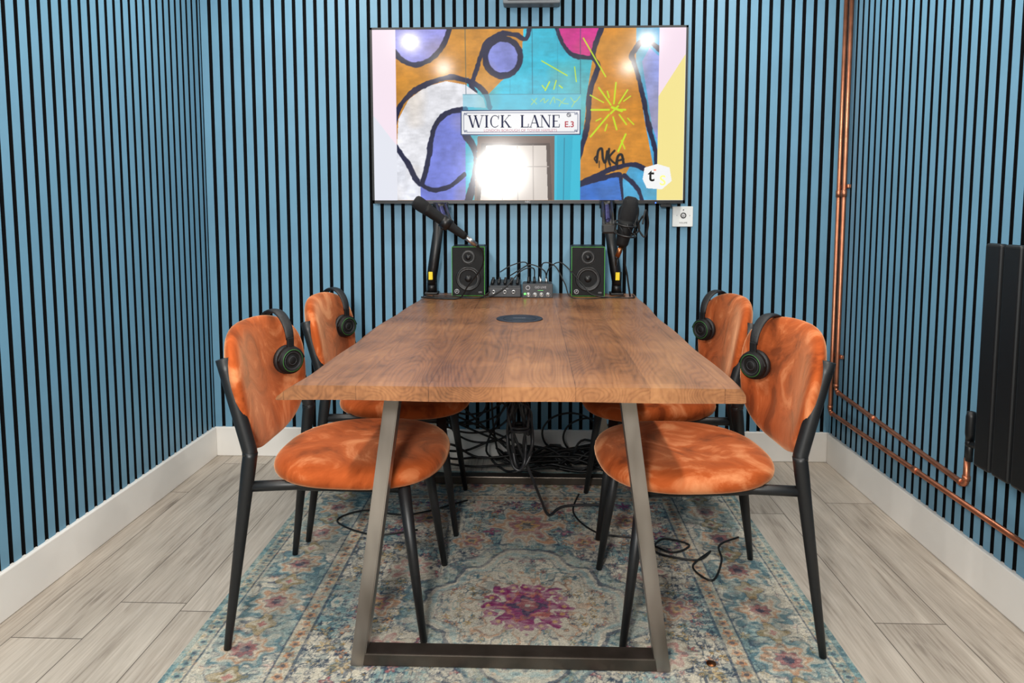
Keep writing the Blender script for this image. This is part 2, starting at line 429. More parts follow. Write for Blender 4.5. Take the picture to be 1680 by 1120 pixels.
    for k in range(5):
        a0=math.pi/2*k/4; px_,py_=.104*math.cos(a0),.100*math.sin(a0)
        mix((np.hypot((U-px_),(V-py_))<.018+.014*(vn(u,v,.01,92)-.5))*1.0,mag,.7); mix((np.hypot((U-px_),(V-py_))<.007)*1.0,must,.8)
    LAY=((1.0,navy,.5),(.93,cream,.75),(.82,org,.6),(.66,cream,.75),(.56,navy,.35),(.5,pink,.65),(.3,must,.7),(.16,navy,.7))
    LAY2=((1.0,navy,.5),(.92,beige,.75),(.8,cream,.75),(.66,pink,.55),(.45,cream,.7),(.32,teal,.75),(.16,navy,.7))
    flower(0,.50,.12,7,LAY,.8); flower(.36,.20,.075,7,LAY2); flower(.36,.55,.075,7,LAY); flower(0,.86,.09,7,LAY2); flower(.19,.38,.06,6,LAY); flower(.42,0,.06,6,LAY); flower(.17,.66,.055,6,LAY2)
    bd=(d<.30)*1.0; main=((d<.25)&(d>.06))*1.0
    mix(main*S(vn(U,V,.08,51)-.40,.12),cream,.65); mix(main*S(.36-vn(U,V,.08,51),.1),teal,.6)
    vines(.05,53,4,.05,navy,.6,main)
    wob=.78+.44*vn(u,v,.02,93)
    along=np.where(hw-np.abs(u-(RX0+RX1)/2)<np.minimum(v-RY0,RY1-v),V,U)
    k=np.round(along/.21); la=along-k*.21; ld=d-.155; rb=np.hypot(la,ld)*wob; tb=np.arctan2(ld,la)
    for R,c,a in ((.084,navy,.45),(.079,teal,.6),(.066,cream,.7),(.054,org,.55),(.042,cream,.7),(.032,navy,.4),(.028,pink,.65),(.013,navy,.7)):
        mix((rb<R*(1+.15*np.cos(8*tb)))*bd,c,a)
    la2=(along/.21)%1-.5; rb2=np.hypot(la2*.21,ld)*wob; tb2=np.arctan2(ld,la2*.21)
    for R,c,a in ((.038,navy,.5),(.034,must,.55),(.02,cream,.7),(.01,pink,.7)):
        mix((rb2<R*(1+.25*np.cos(4*tb2)))*bd,c,a)
    for d0,d1,c in ((0,.018,teal),(.018,.05,beige),(.05,.056,navy),(.056,.064,cream),(.248,.254,navy),(.254,.296,beige),(.296,.302,navy)):
        mix(((d>=d0)&(d<d1))*1.0,c,.6)
    for dd in (.034,.275):
        kk=(along/.042)%1-.5; rr=np.hypot(kk*.042,d-dd); t3=np.arctan2(d-dd,kk*.042)
        mix((rr<.013*(1+.2*np.cos(5*t3)))*1.0,org if dd>.1 else teal,.65); mix((rr<.006)*1.0,navy,.6)
        kk=(along/.042+.5)%1-.5; rr=np.hypot(kk*.042,d-dd); mix((rr<.005)*1.0,navy,.6)
    dist=.3*vn(u,v,.014,61)+.35*vn(u,v,.07,62)+.35*vn(u*.3,v,.006,64)
    mix(S(dist-.54,.2),C(192,189,178),.55)
    mix(S(.38-dist,.12),C(84,108,120),.38)
    dis2=vn(u,v,.004,71)*.5+hsh(u*311,v*173,9)*.5
    col*= (1+.28*(dis2-.5))[...,None]
    cols=nlin(col*np.array([.97,.955,.93]))
    base=Vector(((RX0+RX1)/2,(RY0+RY1)/2,0))
    root=thing('rug',base,'distressed blue, cream and orange patterned rug with a magenta medallion','rug')
    def pos(a,c):
        return np.stack([RX0+a*(RX1-RX0)-base.x,RY0+c*(RY1-RY0)-base.y,np.full_like(a,.0085)],-1)
    grid_obj('rug_pile',vcol('rug_pile_pattern'),nx,ny,pos,cols,parent=root)
    b=B(); b.box((base.x,base.y,.004),(RX1-RX0,RY1-RY0,.008),bev=.002)
    b.fin('rug_backing',[M('rug_edge',(110,140,148),.9,ns=200,na=.3)],root)
make_rug()

# ------------------------------------------------------------ table
def make_table():
    base=Vector((-.045,2.18,0))
    root=thing('table',base,'brown stained wooden slab table on trapezoid steel legs','table')
    y0,y1=1.388,3.0
    b=B(); prev=None; n=60; nxs=24
    for i in range(n+1):
        f=i/n; y=y0+(y1-y0)*f
        xl=-.536+.042*f+.005*math.sin(f*9)+.003*math.sin(f*23)
        xr=.430+.012*f+.004*math.sin(f*7+1)+.003*math.sin(f*19)
        ins=.003 if i in (0,n) else 0
        cs=[(xl+.004,.726+ins*.5),(xl,.729),(xl+.004,.735),(xl+.018,.746),(xl+.030,.754-ins*.5)]
        a0,a1=xl+.040,xr-.012
        cs+=[(a0+(a1-a0)*k/nxs,.760-ins*.5) for k in range(nxs+1)]
        cs+=[(xr-.006,.755-ins*.5),(xr-.001,.744),(xr,.730)]
        c0,c1=xr-.004,xl+.03
        cs+=[(c0+(c1-c0)*k/nxs,.726+ins*.5) for k in range(nxs)]
        ring=[]
        for (x,z) in cs:
            yy=y; zz=z
            if i==0: yy+=.0018*math.sin(x*11)
            if i==0 and z<.733: zz+=.0008*math.sin(x*15+1)
            ring.append(b.bm.verts.new((x,yy,zz)))
        if prev:
            for k in range(len(ring)):
                b.bm.faces.new((prev[k],prev[(k+1)%len(ring)],ring[(k+1)%len(ring)],ring[k]))
        else: b.bm.faces.new(ring)
        prev=ring
    b.bm.faces.new(prev)
    b.fin('tabletop',[WOOD],root)
    for yy in (1.608,2.737):
        b=B(); d=.05; w=.035; xbl,xbr,xtl,xtr=-.446,.334,-.345,.235; zt=.720
        def leg(xa,xb):
            vs=[]
            for (x,z) in ((xa,.0),(xb,zt)):
                for sx,sy in ((-1,-1),(1,-1),(1,1),(-1,1)): vs.append(b.bm.verts.new((x+sx*w/2,yy+sy*d/2,z+.009 if z==0 else z)))
            for q in ((0,1,2,3),(7,6,5,4),(0,4,5,1),(1,5,6,2),(2,6,7,3),(3,7,4,0)): b.bm.faces.new([vs[k] for k in q])
        leg(xbl+w/2,xtl+w/2); leg(xbr-w/2,xtr-w/2)
        bmesh.ops.bevel(b.bm,geom=list(b.bm.edges),offset=.0025,segments=2,affect='EDGES')
        b.box(((xbl+xbr)/2,yy,.009+.017),(xbr-xbl-w-.015,d*.96,.032),bev=.003,mat=1)
        b.box(((xtl+xtr)/2,yy,.719),(xtr-xtl-.01,d,.012),mat=1)
        b.fin('leg_frame',[STEEL,BARM],root)
    b=B(); b.lathe((-.045,2.27,.7602),(0,0,1),[(0,.0),(0,.078),(.003,.076),(.0035,.066),(.002,.064),(.0025,0)],mat=0,seg=40)
    b.torus((-.045,2.27,.7625),(0,0,1),.055,.0012)
    b.text('POWER',.012,lambda x,y:(x-.045,2.27+y,.7634),1)
    b.fin('cable_port',[PORT,GREYM],root,label='round dark blue plastic cable port')
make_table()

# ------------------------------------------------------------ chairs
def pillow(b,outline,half_t,deform,na=56,nr=9,top=1.0,bot=1.0,pw=3.0):
    bm=b.bm
    def lay(sign,k):
        c=bm.verts.new(deform(0,0,sign*half_t*k)); rings=[]
        for j in range(1,nr+1):
            rho=math.sin(j/nr*math.pi/2) if j<nr else 1
            h=half_t*k*(max(0,1-rho**pw))**.5*sign
            rings.append([bm.verts.new(deform(outline(a)[0]*rho,outline(a)[1]*rho,h)) for a in [2*math.pi*i/na for i in range(na)]])
        for i in range(na):
            f=bm.faces.new((c,rings[0][i],rings[0][(i+1)%na])); f.smooth=True
        for j in range(nr-1):
            for i in range(na):
                f=bm.faces.new((rings[j][i],rings[j][(i+1)%na],rings[j+1][(i+1)%na],rings[j+1][i])); f.smooth=True
        return rings
    lay(1,top); lay(-1,bot)
    bmesh.ops.remove_doubles(bm,verts=bm.verts,dist=1e-5)
def sup(a,n,ax,ay):
    c,s=math.cos(a),math.sin(a)
    return (ax*math.copysign(abs(c)**(2/n),c), ay*math.copysign(abs(s)**(2/n),s))
def back_def(y,z,h):
    zz=z+.637
    yy=y*(1-.20*(.42-z/.335))
    lean=-.226-.16*(zz-.5)
    return Vector((lean+h+.85*yy*yy,yy,zz))
def make_chair():
    root=thing('dining_chair',(0,0,0),'orange velvet dining chair with black metal legs','chair',group='orange velvet dining chairs around the table')
    b=B()
    def o(a):
        x,y=sup(a,2.5,.235,.238)
        return (x,y*(1+.04*x/.245))
    pillow(b,o,.032,lambda x,y,h:Vector((x+.053,y,.437+h-.006*(x/.245)**2)),top=1.0,bot=1.0,pw=11,nr=14)
    b.fin('seat',[VELVET],root)
    b=B()
    pillow(b,lambda a:sup(a,2.7,.255,.172),.026,back_def,pw=8,nr=12)
    b.fin('backrest',[VELVET],root)
    for sy in (-1,1):
        b=B()
        pts=[(-.247,sy*.243,.0),(-.187,sy*.222,.46),(-.183,sy*.220,.50),(-.19,sy*.218,.535),(-.246,sy*.214,.742)]
        b.tube(smooth(pts,5),[.009+.009*min(1,i/5) for i in range(21)],14)
        b.fin('leg',[BLACK],root)
        b=B(); b.tube([(.247,sy*.195,.0),(.192,sy*.16,.41)],[.009,.0175],14)
        b.fin('leg',[BLACK],root)
    b=B()
    for sy in (-1,1):
        b.tube([(-.192,sy*.222,.418),(-.085,sy*.168,.403),(-.06,sy*.163,.399),(.20,sy*.16,.396)],.0135,12)
    b.box((-.1,0,.395),(.03,.33,.012)); b.box((.17,0,.395),(.03,.33,.012))
    b.fin('seat_frame',[BLACK],root)
    b=B(); b.tube([(-.238,-.214,.69),(-.278,-.05,.69),(-.278,.05,.69),(-.238,.214,.69)],.004,8)
    b.fin('back_brace',[BLACK],root)
    return root
def dup(root,loc,rz):
    e=root.copy(); coll.objects.link(e); e.location=loc; e.rotation_euler=(0,0,rz)
    for c in root.children:
        k=c.copy(); coll.objects.link(k); k.parent=e
    return e
ch=make_chair()
chairs=[((-.525,1.880,.0095),-.01),((-.512,2.460,.0095),.015),((.464,1.882,.0095),math.pi+.06),((.462,2.455,.0095),math.pi+.03)]
dup_list=[dup(ch,l,r) for l,r in chairs[1:]]
ch.location=chairs[0][0]; ch.rotation_euler=(0,0,chairs[0][1])

# headphones
def make_hp():
    root=thing('headphones',(0,0,0),'black over-ear headphones with thin green rings hung over a chair back','headphones',group='headphones hanging on the chair backs')
    R=.078
    arc=[(R*math.cos(a),0,-.078+R*math.sin(a)) for a in [math.pi*i/24 for i in range(25)]]
    b=B(); b.tube(arc,[.0040+.0014*math.sin(math.pi*i/24) for i in range(25)],12,flat=3.2,up=(1,0,0)); b.fin('headband',[LEATH],root)
    for s in (1,-1):
        b=B()
        b.tube(smooth([(s*R,0,-.078),(s*(R+.003),0,-.095),(s*(R+.004),-.028,-.112),(s*(R+.004),-.042,-.135)],5),.0035,8)
        b.tube(smooth([(s*R,0,-.078),(s*(R+.003),0,-.095),(s*(R+.004),.028,-.112),(s*(R+.004),.042,-.135)],5),.0035,8)
        b.box((s*(R+.002),0,-.088),(.008,.022,.035),bev=.003,mat=0)
        b.fin('yoke',[MATTE],root)
        b=B(); o=Vector((s*(R-.008),0,-.137))
        b.lathe(o,(s,0,0),[(-.002,.0),(-.002,.038),(.008,.041),(.016,.039),(.021,.033),(.023,.03),(.0215,.028),(.0185,.022),(.0185,.014),(.021,.012),(.021,0)],mat=0)
        b.torus(o+Vector((s*.0215,0,0)),(1,0,0),.0315,.0009,mat=1)
        b.torus(o+Vector((s*.020,0,0)),(1,0,0),.0245,.0012,mat=2)
        b.torus(o+Vector((s*.021,0,0)),(1,0,0),.0115,.0009,mat=2)
        b.fin('ear_cup',[MATTE,DGREEN,RINGG],root)
        b=B(); b.lathe(o,(-s,0,0),[(.0,.0),(.001,.038),(.006,.043),(.014,.042),(.018,.034),(.014,.024),(.006,.022),(.005,0)])
        b.fin('ear_cushion',[LEATH],root)
    return root
hp=make_hp()
a=math.radians(38)
hps=[((-.763,1.99,.826),-a),((-.765,2.60,.822),-a),((.688,2.0,.818),math.pi+a),((.688,2.59,.818),math.pi+a)]
for l,r in hps[1:]: dup(hp,l,r)
hp.location=hps[0][0]; hp.rotation_euler=(0,0,hps[0][1])

# ------------------------------------------------------------ TV
def make_tv():
    X0,X1,Z0,Z1,Y=-.693,.644,1.149,1.888,2.965
    root=thing('television',((X0+X1)/2,3.0,(Z0+Z1)/2),'large wall-mounted flat screen showing graffiti and a street sign','television')
    b=B(); cx,cz=(X0+X1)/2,(Z0+Z1)/2
    b.box((cx,Y+.02,cz),(X1-X0,.03,Z1-Z0),bev=.003)
    b.box((cx,Y+.045,cz-.05),(.9,.04,.5),bev=.008)
    b.box((cx,3.027,cz),(.4,.016,.3))
    b.box((.565,Y+.012,Z0-.008),(.045,.02,.014),bev=.002,mat=0)
    b.fin('casing',[BLACKP],root)
    b=B(); t=.009
    b.box((cx,Y+.003,Z1-t/2),(X1-X0,.01,t)); b.box((cx,Y+.003,Z0+.007),(X1-X0,.01,.014))
    b.box((X0+t/2,Y+.003,cz),(t,.01,Z1-Z0)); b.box((X1-t/2,Y+.003,cz),(t,.01,Z1-Z0))
    b.text('NEC',.012,lambda x,y:(cx+x-.0,Y-.0025,Z0+.007+y),1)
    b.sphere((.52,Y-.001,Z0+.003),.003,2)
    b.fin('bezel',[BLACKP,GREYM,BLED],root)
    sx0,sx1,sz0,sz1=X0+t,X1-t,Z0+.014,Z1-t
    PX0,PX1,PY0,PY1=612.,1127.,50.,331.
    nx,ny=780,426
    px,py=np.meshgrid(np.linspace(PX0,PX1,nx),np.linspace(PY1,PY0,ny))
    col=np.zeros((ny,nx,3))+np.array([236,232,240.])
    def inside(P):
        P=np.array([(p[0],p[1]) for p in P],float); m=np.zeros(px.shape,bool); n=len(P)
        for i in range(n):
            x1,y1=P[i]; x2,y2=P[(i+1)%n]
            if y1==y2: continue
            c=((y1>py)!=(y2>py))&(px<(x2-x1)*(py-y1)/(y2-y1)+x1); m^=c
        return m
    def fill(P,c,sm=False,clip=None,a=1.0):
        if sm: P=[(q.x,q.y) for q in smooth([(x,y,0) for x,y in P],8,closed=True)]
        m=inside(P)
        if clip is not None: m&=clip
        col[m]=col[m]*(1-a)+np.array(c,float)*a
    rough=(vn(px,py,14,31)-.5)*2.2+(vn(px,py,4,32)-.5)*1.4
    def stroke(P,w,c,sm=True,clip=None,closed=False,a=1.0):
        if sm: P=[(q.x,q.y) for q in smooth([(x,y,0) for x,y in P],8,closed=closed)]
        elif closed: P=P+[P[0]]
        if sm and closed: P=P+[P[0]]
        dm=np.full(px.shape,1e9)
        for (x1,y1),(x2,y2) in zip(P[:-1],P[1:]):
            dx,dy=x2-x1,y2-y1; L=dx*dx+dy*dy+1e-9
            t=np.clip(((px-x1)*dx+(py-y1)*dy)/L,0,1)
            dm=np.minimum(dm,np.hypot(px-x1-t*dx,py-y1-t*dy))
        if w>=7: dm=dm+rough
        m=np.clip(w/2-dm+.5,0,1)*a
        if clip is not None: m=m*clip
        col[:]=col*(1-m[...,None])+np.array(c,float)*m[...,None]
    NAVY=(24,28,66); ORG=(206,140,48); CY=(52,190,218); PUR=(138,146,224)
    fill([(612,50),(651,50),(651,240),(612,190)],(252,234,246))
    fill([(612,190),(651,240),(651,331),(612,331)],(234,236,246))
    fill([(1084,50),(1127,50),(1127,331),(1084,331)],(250,228,242))
    fill([(1084,160),(1127,92),(1127,331),(1084,331)],(250,233,150))
    pic=(px>=651)&(px<=1084)
    col[pic]=ORG
    fill([(862,50),(1000,50),(975,100),(966,160),(962,225),(944,331),(766,331),(766,160),(800,160),(826,134),(858,110)],CY,clip=pic)
    fill([(770,128),(800,160),(766,160)],CY,clip=pic)
    fill([(651,50),(740,50),(728,78),(708,98),(684,106),(664,100),(651,88)],(152,152,228),clip=pic)
    stroke([(741,46),(730,76),(708,99),(682,107),(660,98),(646,82)],8,NAVY,clip=pic)
    stroke([(872,46),(866,66),(850,60),(826,58),(804,70),(792,92),(784,118),(776,140),(782,152)],8,NAVY,clip=pic)
    fill([(828+29*math.cos(t),96+30*math.sin(t)) for t in np.linspace(0,6.28,40)],PUR,clip=pic)
    stroke([(828+29*math.cos(t),96+30*math.sin(t)) for t in np.linspace(0,6.28,40)],10,NAVY,sm=False,clip=pic)
    fill([(700,200),(766,176),(766,331),(690,331),(690,300)],(122,134,226),clip=pic)
    fill([(651,244),(690,306),(690,331),(651,331)],(234,236,246),clip=pic)
    fill([(651,238),(654,196),(672,163),(700,143),(734,134),(766,140),(796,162),(800,178),(762,176),(738,182),(720,198),(710,228),(706,262),(690,304),(672,280),(651,250)],(236,236,242),clip=pic)
    stroke([(646,205),(656,176),(678,152),(708,136),(744,128),(776,136),(798,152),(806,176)],9,NAVY,clip=pic)
    stroke([(648,240),(670,272),(689,304),(700,276),(707,240),(716,206),(736,186),(766,180)],9,NAVY,clip=pic)
    stroke([(689,304),(712,314),(738,308),(764,288)],7,NAVY,clip=pic)
    stroke([(766,222),(784,254),(782,290),(770,331)],12,NAVY,clip=pic)
    fill([(918,50),(988,50),(976,96),(946,92),(928,76)],(224,46,150),clip=pic)
    stroke([(916,48),(926,74),(944,93),(974,98)],7,NAVY,clip=pic)
    fill([(1036,50),(1084,50),(1084,331),(1010,331),(1040,272),(1079,284),(1062,200),(1046,120)],(74,172,222),clip=pic)
    fill([(1084,96),(1084,236),(1074,208),(1064,150),(1056,104),(1068,82)],(148,160,228),clip=pic)
    fill([(990,50),(1046,50),(1046,110),(1062,200),(1079,284),(1040,272),(1000,284),(944,308),(958,240),(968,160),(978,120),(974,96)],(210,138,44),clip=pic)
    stroke([(990,46),(976,92),(984,112),(972,150),(968,205),(954,262),(944,306),(980,292),(1012,278),(1046,272),(1079,286),(1082,258),(1068,206),(1056,150),(1044,108),(1040,92),(1060,70),(1086,86)],8,NAVY,clip=pic)
    stroke([(1022,288),(1026,331)],7,NAVY,clip=pic); stroke([(1030,290),(1052,312),(1060,331)],7,NAVY,clip=pic)
    fill([(944,312),(1020,290),(1026,331),(940,331)],(60,120,214),clip=pic)
    stroke([(942,310),(978,298),(1020,288)],8,NAVY,clip=pic)
    nz=vn(px,py,26,3)*.4+vn(px,py,9,4)*.3+vn(px*.35,py,3,6)*.2+vn(px,py,2.2,5)*.1
    col[pic]=(col*(0.80+.36*nz)[...,None])[pic]
    sm_=np.clip((vn(px,py,40,7)-.55)*2.2,0,1)*.3*pic; col[:]=col*(1-sm_[...,None])+np.array([190,150,90.])*sm_[...,None]
    for xx in (766,876,955): stroke([(xx,50),(xx+1,155)],1.3,(40,80,100),sm=False,a=.6)
    stroke([(918,50),(918,155)],1,(40,130,160),sm=False,a=.4); stroke([(840,132),(840,155)],1,(40,130,160),sm=False,a=.4)
    fill([(762,156),(957,156),(957,182),(762,182)],(104,196,222),clip=pic,a=.55)
    stroke([(762,156),(957,156)],1.2,(70,130,150),sm=False,a=.8)
    YG=(214,228,90)
    for P in ([(876,164),(884,172)],[(884,163),(875,173)],[(890,168),(896,163),(897,170),(903,165)],[(906,172),(912,161),(914,170)],[(916,164),(924,168),(921,176)],[(931,163),(926,170),(936,172)],[(940,162),(947,169),(955,160)],[(947,168),(942,177)]):
        stroke(P,1.4,YG,a=.6)
    for (p0,p1,w_) in (((960,66),(997,128),2.2),((892,102),(934,126),1.8),((946,112),(949,136),1.6),((898,150),(905,136),2.2),((912,148),(916,134),1.8),((921,142),(926,146),2),((893,142),(897,147),2),
        ((1014,138),(1011,172),2.6),((986,146),(1006,174),2.6),((972,158),(994,170),2),((974,182),(1003,182),3),((1003,190),(973,226),2.8),((1010,194),(1016,214),2.8),((1020,190),(1032,206),2.4),((1022,182),(1030,182),3),((1019,172),(1033,150),2.4),((1027,168),(1038,160),2),((1000,152),(1003,162),2.4),((1034,196),(1044,206),2),((1031,222),(1019,250),3),((1024,232),(1030,246),2),((990,196),(982,200),2),((1000,206),(997,216),2.4),((1008,178),(1024,184),4),((1006,188),(1018,176),3)):
        stroke([p0,p1],w_,(200,230,36),sm=False,clip=pic)
    fill([(786,222),(957,222),(957,331),(780,331)],CY,clip=pic)
    fill([(786,224),(914,224),(914,331),(780,331)],(112,92,84))
    fill([(792,236),(906,236),(910,331),(784,331)],(84,70,66))
    fill([(800,240),(900,240),(903,331),(790,331)],(214,204,196))
    for xx in (826,852,878): stroke([(xx,240),(xx+1,331)],1.5,(170,158,152),sm=False)
    stroke([(795,275),(904,275)],1.5,(172,160,155),sm=False)
    fill([(918,224),(944,224),(940,331),(918,331)],(40,176,206)); stroke([(930,228),(929,331)],1.2,(30,120,150),sm=False)
    K=(14,14,20)
    for P,w_ in (([(984,268),(986,250),(992,246),(994,262),(998,268),(1001,250)],4),([(1004,246),(1003,262),(1006,272)],3.6),([(1013,249),(1005,259),(1009,266),(1016,271)],3.4),([(1016,271),(1019,258),(1025,256),(1028,269)],4.2),([(1017,266),(1028,263)],3.4),([(998,268),(999,279)],1.6),([(1006,270),(1007,282)],1.4),([(1019,268),(1018,280)],1.4),([(988,266),(988,277)],1.4),([(984,268),(980,262),(985,256)],2.4)):
        stroke(P,w_,K)
    fill([(758,181),(957,181),(957,223),(758,223)],(44,66,112)); fill([(760,183),(955,183),(955,221),(760,221)],(242,242,244))
    stroke([(768,186),(947,186),(947,189),(952,189),(952,215),(947,215),(947,218),(768,218),(768,215),(763,215),(763,189),(768,189)],.9,(50,60,100),sm=False,closed=True,a=.9)
    for q in ((765,187),(950,187),(765,217),(950,217)): stroke([(q[0]-1,q[1]),(q[0]+1,q[1])],1.6,(50,60,100),sm=False)
    stroke([(937+3*math.cos(t),190+3*math.sin(t)) for t in np.linspace(0,6.28,12)],1,(20,20,40),sm=False); stroke([(935,188),(940,192)],1,(20,20,40),sm=False)
    fill([(1063,277),(1084,271),(1104,277),(1108,299),(1092,313),(1067,311),(1060,296)],(250,250,250))
    def pos(a_,c_): return np.stack([sx0+a_*(sx1-sx0)-root.location.x,np.full_like(a_,Y-.0005-root.location.y),sz0+c_*(sz1-sz0)-root.location.z],-1)
    grid_obj('screen',vcol('screen_picture',True),nx,ny,pos,nlin(col),parent=root)
    def S(x,y): return (sx0+(x-PX0)/(PX1-PX0)*(sx1-sx0),Y-.0015,sz1-(y-PY0)/(PY1-PY0)*(sz1-sz0))
    def glyph(ch,x0,w,y0,h,mat=0):
        def P(u,v): return S(x0+u*w,y0-v*h)
        tk,tn=3.1/w,1.1/w
        def seg(a,c,t):
            b.poly([P(a[0]-t/2,a[1]),P(a[0]+t/2,a[1]),P(c[0]+t/2,c[1]),P(c[0]-t/2,c[1])],mat)
        def ser(u,v,l=6.0):
            l=l/w; hh=1.1/h
            v0=v if v==0 else v-hh
            b.poly([P(u-l/2,v0),P(u+l/2,v0),P(u+l/2,v0+hh),P(u-l/2,v0+hh)],mat)
        def hor(u0,u1,v,th=1.2):
            hh=th/h; b.poly([P(u0,v),P(u1,v),P(u1,v+hh),P(u0,v+hh)],mat)
        if ch=='W':
            seg((.08,1),(.32,0),tk); seg((.32,0),(.5,1),tn); seg((.46,1),(.7,0),tk); seg((.7,0),(.93,1),tn); ser(.08,1);ser(.48,1);ser(.93,1)
        elif ch=='I': seg((.5,0),(.5,1),tk); ser(.5,0);ser(.5,1)
        elif ch=='C':
            n=18
            for i in range(n):
                t0=math.radians(42+276*i/n); t1=math.radians(42+276*(i+1)/n)
                def rr(t,o): 
                    th=.5*(1.0+2.4*max(0,-math.cos(t)))/w; return (.52+(.46-(0 if o else th*1.4))*math.cos(t), .5+(.5-(0 if o else 1.3/h))*math.sin(t))
                b.poly([P(*rr(t0,1)),P(*rr(t1,1)),P(*rr(t1,0)),P(*rr(t0,0))],mat)
            seg((.86,.66),(.9,1),tn)
        elif ch=='K':
            seg((.18,0),(.18,1),tk); seg((.25,.4),(.82,1),tn); seg((.42,.55),(.86,0),tk); ser(.18,0);ser(.18,1);ser(.82,1,5);ser(.86,0)
        elif ch=='L': seg((.22,0),(.22,1),tk); ser(.22,1); hor(.05,.95,0); seg((.93,0),(.97,.3),tn)
        elif ch=='A': seg((.1,0),(.5,1),tn); seg((.5,1),(.88,0),tk); hor(.25,.72,.33); ser(.1,0,5); ser(.88,0)
        elif ch=='N': seg((.14,0),(.14,1),tn); seg((.14,1),(.84,0),tk); seg((.84,0),(.84,1),tn); ser(.12,1,5);ser(.14,0,5);ser(.84,1,5)
        elif ch=='E': seg((.22,0),(.22,1),tk); hor(.05,.9,0); hor(.05,.88,1-1.2/h); hor(.2,.7,.48); seg((.88,0),(.92,.28),tn); seg((.86,.74),(.87,1),tn)
    def em(n,c): return M(n,c,.5,ns=10,na=.02,emit=.8,spec=.1)
    ink=em('ink_navy',(22,26,52))
    b=B(); x=770
    for ch_,w in (('W',26),('I',8),('C',17),('K',18)): glyph(ch_,x,w,210.5,20.5); x+=w+1
    b.fin('sign_word',[ink],root,normals=False)
    b=B(); x=857
    for ch_,w in (('L',14),('A',17),('N',18),('E',14)): glyph(ch_,x,w,210.5,20.5); x+=w+1
    b.fin('sign_word',[ink],root,normals=False)
    k=(sx1-sx0)/(PX1-PX0)
    def tx(cx_,cy_,sx=1,sy=1): 
        c=S(cx_,cy_); return lambda x,y:(c[0]+x*sx,c[1],c[2]+y*sy)
    b=B(); b.text('E.3',13.5*k,tx(938,206),0,bold=.0006); b.fin('postcode_lettering',[em('ink_red',(128,36,46))],root,normals=False)
    b=B(); b.text('LONDON BOROUGH OF TOWER HAMLETS',6.2*k,tx(857,215.3,1.0),0); b.fin('borough_lettering',[em('ink_dull_red',(140,84,96))],root,normals=False)
    b=B(); b.text('t',30*k,tx(1074,290),0,bold=.0012); b.fin('logo_letter',[em('ink_black',(20,20,20))],root,normals=False)
    b=B(); b.text('S',23*k,tx(1093,299),0,bold=.001); b.fin('logo_letter',[em('ink_gold',(238,196,110))],root,normals=False)
    b=B(); b.box((S(1080,281)[0],Y-.0012,S(1080,281)[2]),(.010,.0006,.005)); b.fin('logo_accent',[em('ink_orange_red',(220,90,50))],root)
make_tv()

# wall control
b=B(); root=thing('wall_control_plate',(.645,3.02,1.09),'white square wall control plate with round black dial','control')
b.box((.648,3.026,1.093),(.088,.016,.088),bev=.003); b.fin('plate',[PLATE],root)
b=B(); b.torus((.650,3.017,1.098),(0,1,0),.0105,.0022,mat=0); b.lathe((.650,3.018,1.098),(0,-1,0),[(0,.006),(.004,.005),(.004,0)],mat=1)
b.sphere((.65,3.0175,1.122),.0025,0); b.sphere((.622,3.0175,1.098),.0022,1); b.sphere((.678,3.0175,1.098),.0022,1)
b.text('VOLUME',.009,lambda x,y:(.65+x,3.0172,1.066+y),0)
b.fin('dial',[BLACKP,GREYM],root)
# box above tv
root=thing('wall_sensor_box',(-.01,3.0,2.0),'slim grey bar mounted on the slatted wall above the screen','sensor')
b=B(); b.box((-.01,2.998,2.008),(.24,.07,.05),bev=.006); b.box((-.01,2.9635,2.004),(.2,.004,.02),bev=.001,mat=1); b.fin('housing',[M('mid_grey_plastic',(120,124,128),.5,ns=30,na=.05),DARKG],root)

# ------------------------------------------------------------ speakers
def make_speaker():
    root=thing('speaker',(0,0,0),'small black studio monitor speaker with green edge trim','speaker',group='studio monitors on the table')
    b=B(); b.box((0,.09,.106),(.14,.165,.21),bev=.006); b.fin('cabinet',[BLACKP],root)
    b=B(); b.box((0,.003,.106),(.136,.012,.206),bev=.004)
    for x,z,dx,dz in ((0,.208,.136,.002),(0,.004,.136,.002),(-.068,.106,.002,.204),(.068,.106,.0025,.204)):
        b.box((x,.004,z),(dx,.012,dz),mat=1)
    b.text('CR3',.008,lambda x,y:(x+.05,-.0035,.018+y),2)
    b.torus((-.048,-.0035,.022),(0,1,0),.0085,.0012,mat=2)
    b.tube([(-.053,-.004,.018),(-.048,-.004,.024),(-.044,-.004,.021)],.0015,6,mat=2); b.sphere((-.047,-.004,.0275),.0018,2)
    b.fin('front_baffle',[CONE,GREEN,GREYM],root)
    b=B(); b.lathe((0,-.003,.075),(0,-1,0),[(0,.052),(.004,.05),(.004,.045),(.001,.043),(.004,.040),(.001,.036),(-.0025,.03),(-.0028,.016),(.001,.014),(.005,.009),(.006,0)],seg=40); b.fin('woofer',[BLACKP],root)
    b=B(); b.lathe((0,-.003,.165),(0,-1,0),[(0,.03),(.002,.028),(.0,.02),(-.0015,.012),(.001,.011),(.004,.006),(.005,0)],seg=32); b.torus((0,-.004,.165),(0,1,0),.0295,.001); b.fin('tweeter',[BLACKP],root)
    return root
sp=make_speaker(); dup(sp,(.228,2.865,.760),-.03)
sp.location=(-.272,2.865,.760); sp.rotation_euler=(0,0,.03)

